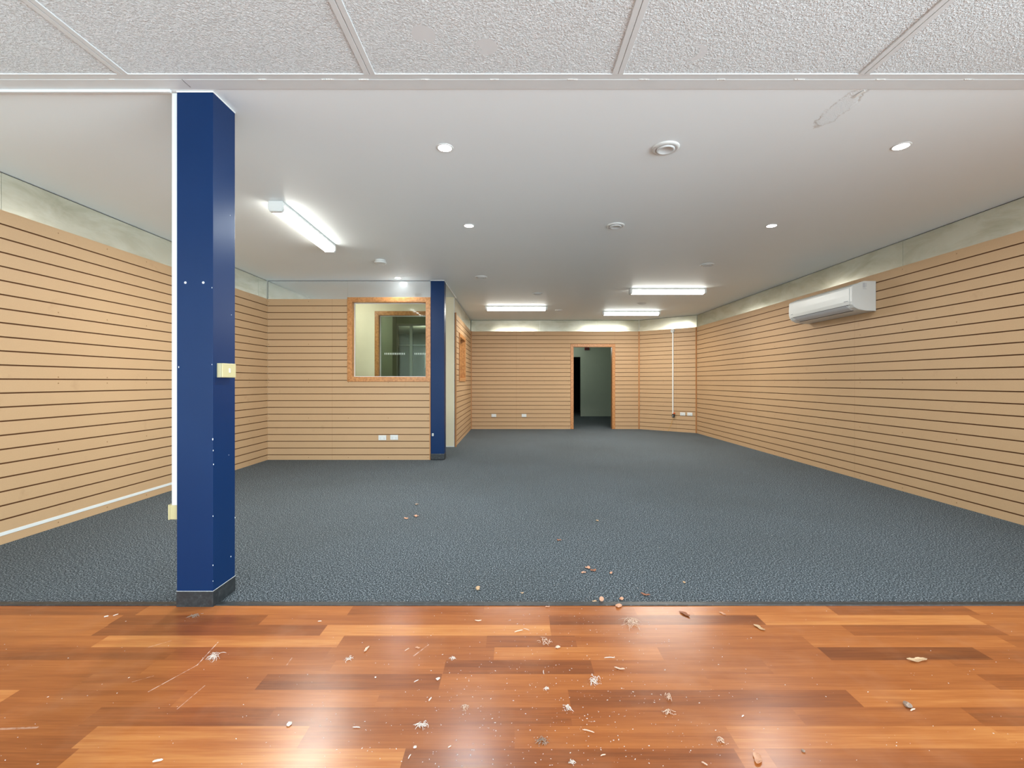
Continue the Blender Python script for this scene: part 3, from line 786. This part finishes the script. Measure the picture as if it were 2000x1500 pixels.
# ------------------------------------------------------------------ debris on the floors
def fpt(px, py):
    Y = CH*F/(py-CY); return ((px-CX)/F*Y, Y, F/Y)          # x, y, px per metre
def flake(rnd, L, W, curl, th=.0012):
    """an irregular curled flake, length L, width W"""
    bm = bmesh.new(); n, m = 9, 5; grid = []
    ph = rnd.random()*6; jag = [rnd.uniform(.72, 1.0) for _ in range(n+1)]; jag2 = [rnd.uniform(.72, 1.0) for _ in range(n+1)]
    for i in range(n+1):
        u = i/n*2-1; row = []
        wv = math.sqrt(max(0.03, 1-abs(u)**2.2))
        for j in range(m+1):
            v = j/m*2-1; w_ = wv*(jag[i] if v > 0 else jag2[i])
            z = curl*L*(.55*(u*u)+.5*(v*w_)**2)+.08*W*math.sin(5*u+ph)*abs(v)
            row.append((u*L/2, v*W/2*w_+.12*W*math.sin(2.2*u+ph), z+.0012))
        grid.append(row)
    zmin = min(p[2] for r_ in grid for p in r_)
    top = [[bm.verts.new((p[0], p[1], p[2]-zmin+th+.0006)) for p in r_] for r_ in grid]
    bot = [[bm.verts.new((p[0], p[1], p[2]-zmin+.0004)) for p in r_] for r_ in grid]
    for i in range(n):
        for j in range(m):
            bm.faces.new((top[i][j], top[i+1][j], top[i+1][j+1], top[i][j+1])); bm.faces.new((bot[i][j], bot[i][j+1], bot[i+1][j+1], bot[i+1][j]))
    for i in range(n):
        bm.faces.new((top[i][0], bot[i][0], bot[i+1][0], top[i+1][0])); bm.faces.new((top[i][m], top[i+1][m], bot[i+1][m], bot[i][m]))
    for j in range(m):
        bm.faces.new((top[0][j], top[0][j+1], bot[0][j+1], bot[0][j])); bm.faces.new((top[n][j], bot[n][j], bot[n][j+1], top[n][j+1]))
    return bm
def curls(rnd, R, k, hgt, r0=.0009):
    bm = bmesh.new()
    for _ in range(k):
        cx, cy = rnd.gauss(0, R*.35), rnd.gauss(0, R*.35); a0 = rnd.random()*6.28; rad = rnd.uniform(.25, .8)*R; da = rnd.uniform(1.2, 3.6)*rnd.choice((-1, 1))
        hz = rnd.uniform(.2, 1)*hgt; pts = []
        for i in range(9):
            s = i/8; a = a0+da*s
            pts.append((cx+rad*(math.cos(a)-math.cos(a0+da/2))*.8, cy+rad*(math.sin(a)-math.sin(a0+da/2))*.8, r0*1.5+hz*math.sin(PI*s)))
        bm_tube(bm, pts, [r0*.4]+[r0]*7+[r0*.4], 5)
    for _ in range(k):
        q = bmesh.ops.create_icosphere(bm, subdivisions=1, radius=rnd.uniform(.6, 1.5)*r0*1.3)
        c = Vector((rnd.gauss(0, R*.5), rnd.gauss(0, R*.5), r0))
        for v in q['verts']: v.co = Vector((v.co.x*rnd.uniform(.8, 1.8), v.co.y, v.co.z*.7))+c
    return bm
def stick(rnd, L, bend, r0=.0012):
    pts = [(-L/2+L*i/6, bend*L*math.sin(PI*i/6), r0+.001+rnd.uniform(0, .001)) for i in range(7)]
    bm = bmesh.new(); bm_tube(bm, pts, [r0*.5, r0, r0, r0*1.1, r0, r0, r0*.4], 6); return bm
def lump(rnd, R, k=3):
    bm = bmesh.new()
    for i in range(k):
        q = bmesh.ops.create_icosphere(bm, subdivisions=2, radius=1.0); s = R*rnd.uniform(.45, .8); c = Vector((rnd.uniform(-.5, .5)*R, rnd.uniform(-.5, .5)*R, s*.55))
        for v in q['verts']: v.co = v.co*s*rnd.uniform(.6, 1.25); v.co.z *= .55; v.co += c
        for v in q['verts']: v.co.z = max(v.co.z, .0003)
    return bm
# kind, px, py, length px, width px (as seen), angle deg, material, label
DEB = [
 ('flake', 814, 985, 7, 4, 10, 'bark_grey', 'tiny dark leaf scrap on the carpet, farthest from the timber floor'),
 ('flake', 813, 1008, 10, 5, -5, 'bark_pale', 'small curved orange bark chip on the carpet right of the near column'),
 ('flake', 793, 1012.5, 6, 4, -30, 'bark_pale', 'tiny pale bark chip left of the curved orange chip on the carpet'),
 ('flake', 1166.5, 1017, 5, 4, 20, 'bark_tan', 'tiny pale scrap alone on the middle of the carpet'),
 ('flake', 1092, 1055, 8, 4, -10, 'bark_brown', 'small reddish bark chip alone on the carpet above the chip cluster'),
 ('flake', 1148, 1109, 10, 8, 15, 'bark_pale', 'round pink bark chip, topmost of the chip cluster on the carpet'),
 ('flake', 1159, 1114.5, 12, 6, 12, 'bark_brown', 'brown bark chip touching the round pink one in the carpet cluster'),
 ('flake', 1139.5, 1118.5, 10, 5, 10, 'bark_pale', 'pink bark chip, leftmost of the cluster on the carpet'),
 ('flake', 1193.5, 1119.5, 8, 6, 40, 'bark_pale', 'pink bark chip lying right of the carpet chip cluster'),
 ('lump', 932, 1150.5, 12, 9, 0, 'bark_tan', 'crumpled tan chip on the carpet near the timber edge, left of centre'),
 ('flake', 1336, 1138, 5, 6, 70, 'bark_tan', 'tiny cream wedge-shaped chip on the carpet, right of centre'),
 ('flake', 1260.5, 1162, 17, 6, -18, 'bark_brown', 'narrow brown bark piece on the carpet near the black edging'),
 ('disc', 1175, 1174, 9, 9, 0, 'bark_pale', 'round flat pale disc standing at the carpet edge'),
 ('flake', 1161, 1175, 9, 5, 0, 'bark_tan', 'pale tan chip left of the round disc at the carpet edge'),
 ('lump', 1215, 1171.5, 10, 6, 0, 'bark_pale', 'knobbly pink chip on the carpet above the orange chip on the edging'),
 ('lump', 1208.5, 1184, 12, 9, 0, 'bark_pale', 'orange bark lump lying across the black edging strip'),
 ('flake', 1020, 1158.5, 6, 4, 0, 'bark_tan', 'tiny cream chip on the carpet between the tan and brown pieces'),
 ('lump', 207, 1205, 7, 5, 0, 'crumb', 'white crumb on the timber floor at far left'),
 ('stick', 226, 1202, 6, 2, 40, 'crumb', 'tiny white sliver beside the far left crumb'),
 ('curls', 380, 1203.5, 16, 6, 10, 'bark_grey', 'grey fluff on the timber floor below the near blue column'),
 ('curls', 416, 1284, 24, 18, 0, 'crumb', 'clump of white splinters at the top end of the long scratch'),
 ('flake', 716, 1269, 15, 6, 72, 'shaving', 'narrow upright pale wood chip on the timber, left of the shiny streak'),
 ('flake', 816, 1266, 10, 5, -5, 'bark_pale', 'small pink rectangular chip on the timber right of the shiny streak'),
 ('curls', 682, 1287, 13, 6, 0, 'crumb', 'scatter of white fibres below the narrow upright chip'),
 ('curls', 884.5, 1287, 9, 9, 0, 'crumb', 'small white fibre tuft on the light plank left of centre'),
 ('stick', 934, 1212.5, 13, 3, 0, 'shaving', 'pale crescent-shaped sliver near the black edging, left of centre'),
 ('lump', 733, 1324, 5, 5, 0, 'crumb', 'single white crumb on the dark plank left of centre'),
 ('lump', 856.5, 1326.5, 10, 6, 0, 'crumb', 'white crumb at the right end of the dark plank'),
 ('stick', 813, 1331.5, 9, 2, 35, 'crumb', 'short white splinter left of the crumb at the plank end'),
 ('stick', 624.5, 1214.5, 7, 2, 3, 'crumb', 'short straight white sliver on the brown plank near the edging'),
 ('flake', 1069.5, 1185.5, 9, 4, 10, 'bark_pale', 'small pink chip against the black edging strip'),
 ('curls', 1231, 1217.5, 32, 18, 0, 'shaving', 'large tangled nest of pale wood shavings on the timber'),
 ('flake', 1337, 1200, 19, 8, -38, 'bark_brown', 'reddish brown bark strip on the bright patch near the edging'),
 ('flake', 1411, 1199, 11, 6, -35, 'bark_pale', 'small pale bark chip right of the reddish bark strip'),
 ('flake', 1483, 1227, 19, 9, -50, 'bark_tan', 'cream bark piece at the right end of the dark plank'),
 ('curls', 1065, 1254, 18, 12, 0, 'shaving', 'tuft of brownish fibres left of the shavings nest'),
 ('lump', 1089.5, 1264, 9, 6, 0, 'shaving', 'pale crumb just below the brownish fibre tuft'),
 ('stick', 1013, 1234, 17, 3, 15, 'shaving', 'forked pale sliver on the light plank near centre'),
 ('stick', 1028, 1230.5, 12, 2, -18, 'shaving', 'thin pale splinter beside the forked sliver near centre'),
 ('stick', 1190.5, 1286, 21, 2, 0, 'crumb', 'thin straight white stick on the pale plank right of centre'),
 ('flake', 1210, 1307, 20, 5, -14, 'shaving', 'forked white shaving below the straight white stick'),
 ('curls', 1159, 1331, 24, 15, 30, 'crumb', 'looped white shaving below centre right'),
 ('stick', 1062, 1314, 9, 2, 88, 'crumb', 'short upright white splinter near the dark orange plank'),
 ('curls', 1068, 1346, 9, 8, 0, 'crumb', 'small curled white shaving under the looped shaving at left'),
 ('curls', 1109, 1383, 19, 12, 10, 'crumb', 'white shaving with a straight tail near bottom centre'),
 ('curls', 1305, 1363, 11, 15, 60, 'shaving', 'thin looped fibre above the brown shaving tuft'),
 ('curls', 1305, 1393, 16, 15, 0, 'shaving', 'tuft of brown and white shavings, lower right of centre'),
 ('stick', 1149, 1430, 23, 3, -17, 'shaving', 'long thin curved pale strip near bottom centre'),
 ('curls', 1060, 1448, 20, 10, 0, 'bark_grey', 'grey feather-like fluff near the bottom centre'),
 ('curls', 1408, 1449, 17, 16, 0, 'shaving', 'pale fibre fluff above the big bark piece'),
 ('flake', 1478, 1484, 30, 18, 70, 'bark_pale', 'big pink bark piece at the bottom edge, right of centre'),
 ('lump', 1568, 1469, 8, 7, 0, 'bark_grey', 'grey crumb near the bottom right edge'),
 ('flake', 1791, 1291, 41, 13, 0, 'bark_tan', 'large flat tan bark flake on the dark plank at right'),
 ('lump', 1774, 1379, 17, 14, 0, 'bark_grey', 'fuzzy grey lump on the timber at lower right'),
 ('stick', 1783, 1388.5, 14, 4, 18, 'shaving', 'pale splinter touching the fuzzy grey lump'),
 ('curls', 825, 1417.5, 20, 11, 30, 'crumb', 'white shaving bundle left of the shiny streak, lower centre'),
 ('lump', 562, 1416, 12, 10, 0, 'crumb', 'bright white crumb on the timber at lower left'),
 ('stick', 696, 1422.5, 15, 2.5, -3, 'crumb', 'short straight white stick at lower left of centre'),
 ('curls', 908, 1382, 15, 9, 30, 'shaving', 'pale shaving tuft on the shiny streak'),
 ('flake', 840, 1367, 10, 3, 75, 'crumb', 'slim upright white chip above the white shaving bundle'),
 ('lump', 810, 1460, 9, 6, 0, 'crumb', 'white crumb near the bottom, left of the shiny streak'),
 ('stick', 800, 1480, 10, 3, 75, 'crumb', 'short steep white splinter at the bottom, left of centre'),
 ('stick', 878, 1460.5, 7, 2.5, 35, 'crumb', 'tiny white splinter by the lower shiny streak'),
 ('curls', 1117, 1491, 10, 12, 0, 'crumb', 'white curled fibre at the bottom edge near centre'),
 ('stick', 1178, 1477, 11, 3, 15, 'shaving', 'pale sliver at the bottom on the brown plank'),
 ('stick', 1376, 1494, 11, 4, -40, 'shaving', 'pale splinter at the bottom edge left of the big bark piece'),
 ('stick', 308, 1489, 17, 6, 15, 'crumb', 'white paint smear chip at the bottom left of the light plank'),
 ('stick', 1451, 1400.5, 6, 3, 25, 'crumb', 'tiny white splinter on the bright plank at lower right'),
 ('stick', 795, 1270, 9, 2, 40, 'shaving', 'faint pale splinter on the shiny streak beside the pink chip'),
]
TYPE = {'flake': ('bark_chip', 'bark chip'), 'lump': ('crumb', 'crumb'), 'curls': ('wood_shaving', 'wood shaving'), 'stick': ('splinter', 'splinter'), 'disc': ('wood_disc', 'wood disc')}
for i, (kd, px, py, lw, ww, an, mt, lab) in enumerate(DEB):
    rnd = random.Random(100+i); x, y, s = fpt(px, py+1)
    fore = (y*y/(CH*F))                       # metres of depth per pixel
    L = lw/s; a = math.radians(an)
    base = .0025 if y < 2.39 else .003
    if kd == 'flake':
        # turn the seen angle into an angle on the floor
        dx, dy = math.cos(a)*lw/s, math.sin(a)*lw*fore*.75
        L = math.hypot(dx, dy); aw = math.atan2(dy, dx); W = max(.006, ww/s*.9 if an > 30 else ww*fore*.55)
        bm = flake(rnd, L, W, .16)
    elif kd == 'lump': aw = 0; bm = lump(rnd, L*.5)
    elif kd == 'curls': aw = a; bm = curls(rnd, L*.62, int(7+lw*.5), max(.006, ww/s*.45), .0008)
    elif kd == 'stick':
        dx, dy = math.cos(a)*lw/s, math.sin(a)*lw*fore*.9; L = math.hypot(dx, dy); aw = math.atan2(dy, dx); bm = stick(rnd, L, -.18 if 'crescent' in lab else .06, max(.0011, ww/s*.33))
    else:
        aw = 0; bm = bmesh.new(); bm_lathe(bm, [(0, .002), (L*.45, .002), (L*.5, .001), (L*.5, -.001), (L*.45, -.002), (0, -.002)], 20)
        bmesh.ops.transform(bm, matrix=Matrix.Translation((0, 0, L*.47)) @ Matrix.Rotation(math.radians(72), 4, 'X'), verts=bm.verts)
    if 2.385 < y < 2.43: base = .0075
    o = link(TYPE[kd][0], bm, mt, smooth=(kd in ('curls', 'stick')), loc=(x, y, base), rot=(0, 0, aw))
    tag(o, lab, TYPE[kd][1], 'loose wood debris on the floor')
# fine dust nobody could count
rnd = random.Random(77); bm = bmesh.new()
def speck(x, y, z, s):
    q = bmesh.ops.create_icosphere(bm, subdivisions=1, radius=s)
    k = rnd.uniform(1, 2.6); an = rnd.random()*PI
    for v in q['verts']:
        X, Y, Z = v.co.x*k, v.co.y, v.co.z*.6
        v.co = Vector((x+X*math.cos(an)-Y*math.sin(an), y+X*math.sin(an)+Y*math.cos(an), z+Z+s*.5))
for _ in range(750):
    if rnd.random() < .72: px = rnd.gauss(1080, 190)
    else: px = rnd.uniform(0, 2000)
    py = 1188+(1500-1188)*rnd.random()**.85
    if not 0 < px < 2000: continue
    x, y, s = fpt(px, py); speck(x, y, .002, rnd.choice((.0005, .0006, .0008, .0009, .0011, .0015)))
tag(link('sawdust', bm, 'crumb'), 'fine white sawdust specks scattered over the shiny timber floor', 'sawdust', kind='stuff')
bm = bmesh.new()
for _ in range(260):
    px = rnd.gauss(1130, 260) if rnd.random() < .6 else rnd.uniform(450, 1950); py = 1000+177*(1-rnd.random()**1.7)
    if 330 < px < 480: continue
    x, y, s = fpt(px, py)
    if -3.6 < x < 4.0: speck(x, y, .002, rnd.choice((.0006, .0008, .0010, .0014)))
tag(link('lint', bm, 'crumb'), 'fine pale lint and dust specks on the grey carpet', 'lint', kind='stuff')

# ------------------------------------------------------------------ light
w = bpy.data.worlds.new('World'); scene.world = w; w.use_nodes = True
wt = w.node_tree; bg = wt.nodes['Background']
tc = wt.nodes.new('ShaderNodeTexCoord'); dp = wt.nodes.new('ShaderNodeVectorMath'); dp.operation = 'DOT_PRODUCT'
wt.links.new(tc.outputs['Generated'], dp.inputs[0]); dp.inputs[1].default_value = Vector((0.80, -0.56, -0.20)).normalized()
def wm(op, a, b):
    m_ = wt.nodes.new('ShaderNodeMath'); m_.operation = op
    for k_, q_ in enumerate((a, b)):
        if isinstance(q_, bpy.types.NodeSocket): wt.links.new(q_, m_.inputs[k_])
        else: m_.inputs[k_].default_value = q_
    return m_.outputs[0]
lobe = wm('POWER', wm('MAXIMUM', dp.outputs['Value'], 0.0), 8.0)          # sunlit street to the right
bg.inputs[0].default_value = (0.76, 0.92, 1.0, 1)
sx_ = wt.nodes.new('ShaderNodeSeparateXYZ'); wt.links.new(tc.outputs['Generated'], sx_.inputs[0])
up = wt.nodes.new('ShaderNodeMapRange'); wt.links.new(sx_.outputs[2], up.inputs[0])
for k_, q_ in enumerate((-0.15, 0.15, 1.35, 2.9)): up.inputs[k_+1].default_value = q_         # pavement below, sky above
wt.links.new(wm('ADD', wm('MULTIPLY', lobe, 6.8), up.outputs[0]), bg.inputs[1])
pl = bpy.data.lights.new('shopfront_portal', 'AREA'); pl.shape = 'RECTANGLE'; pl.size = 8.2; pl.size_y = 2.5; pl.cycles.is_portal = True
po = bpy.data.objects.new('shopfront_portal', pl); COL.objects.link(po); po.location = (0.1, -2.38, 1.35); po.rotation_euler = (PI/2, 0, 0)
p2 = bpy.data.lights.new('side_window_portal', 'AREA'); p2.shape = 'RECTANGLE'; p2.size = 3.1; p2.size_y = 2.4; p2.cycles.is_portal = True
q2 = bpy.data.objects.new('side_window_portal', p2); COL.objects.link(q2); q2.location = (XR+.03, -.75, 1.32); q2.rotation_euler = (PI/2, 0, PI/2)
kl = bpy.data.lights.new('passage_fill', 'POINT'); kl.energy = 6; kl.color = (1, .99, .93); kl.shadow_soft_size = .15  # unseen light added to brighten the passage and its cream wall
ko = bpy.data.objects.new('passage_fill', kl); COL.objects.link(ko); ko.location = (-2.9, 7.45, 2.6)
ol = bpy.data.lights.new('office_fill', 'POINT'); ol.energy = 4.5; ol.color = (1, 1, .93); ol.shadow_soft_size = .15  # added light without a fitting, raises the level in the office
oo = bpy.data.objects.new('office_fill', ol); COL.objects.link(oo); oo.location = (-3.25, 9.2, 2.5)
sl = bpy.data.lights.new('store_fill', 'POINT'); sl.energy = 6; sl.color = (1, 1, .95); sl.shadow_soft_size = .04  # added to lift the dim store; also shows as the bright spot behind glass
so = bpy.data.objects.new('store_fill', sl); COL.objects.link(so); so.location = (-2.50, 12.5, 2.305)
hl = bpy.data.lights.new('hall_fill', 'POINT'); hl.energy = 6; hl.color = (.96, 1, .93); hl.shadow_soft_size = .15  # added out of sight beside the doorway to brighten the hall wall
ho = bpy.data.objects.new('hall_fill', hl); COL.objects.link(ho); ho.location = (1.45, 14.5, 2.3)

# ------------------------------------------------------------------ camera
cd = bpy.data.cameras.new('camera'); cam = bpy.data.objects.new('camera', cd); COL.objects.link(cam)
cd.sensor_width = 36; cd.lens = 36*F/2000; cd.shift_x = -(CX-1000)/2000; cd.shift_y = (CY-750)/2000
cam.location = (0, 0, CH); cam.rotation_euler = (PI/2, 0, 0); cd.clip_start = 0.05
scene.camera = cam
vs_ = scene.view_settings; scene.display_settings.display_device = 'sRGB'
vs_.view_transform = 'Standard'; vs_.look = 'None'; vs_.gamma = 1; vs_.use_curve_mapping = False; vs_.exposure = 1.12
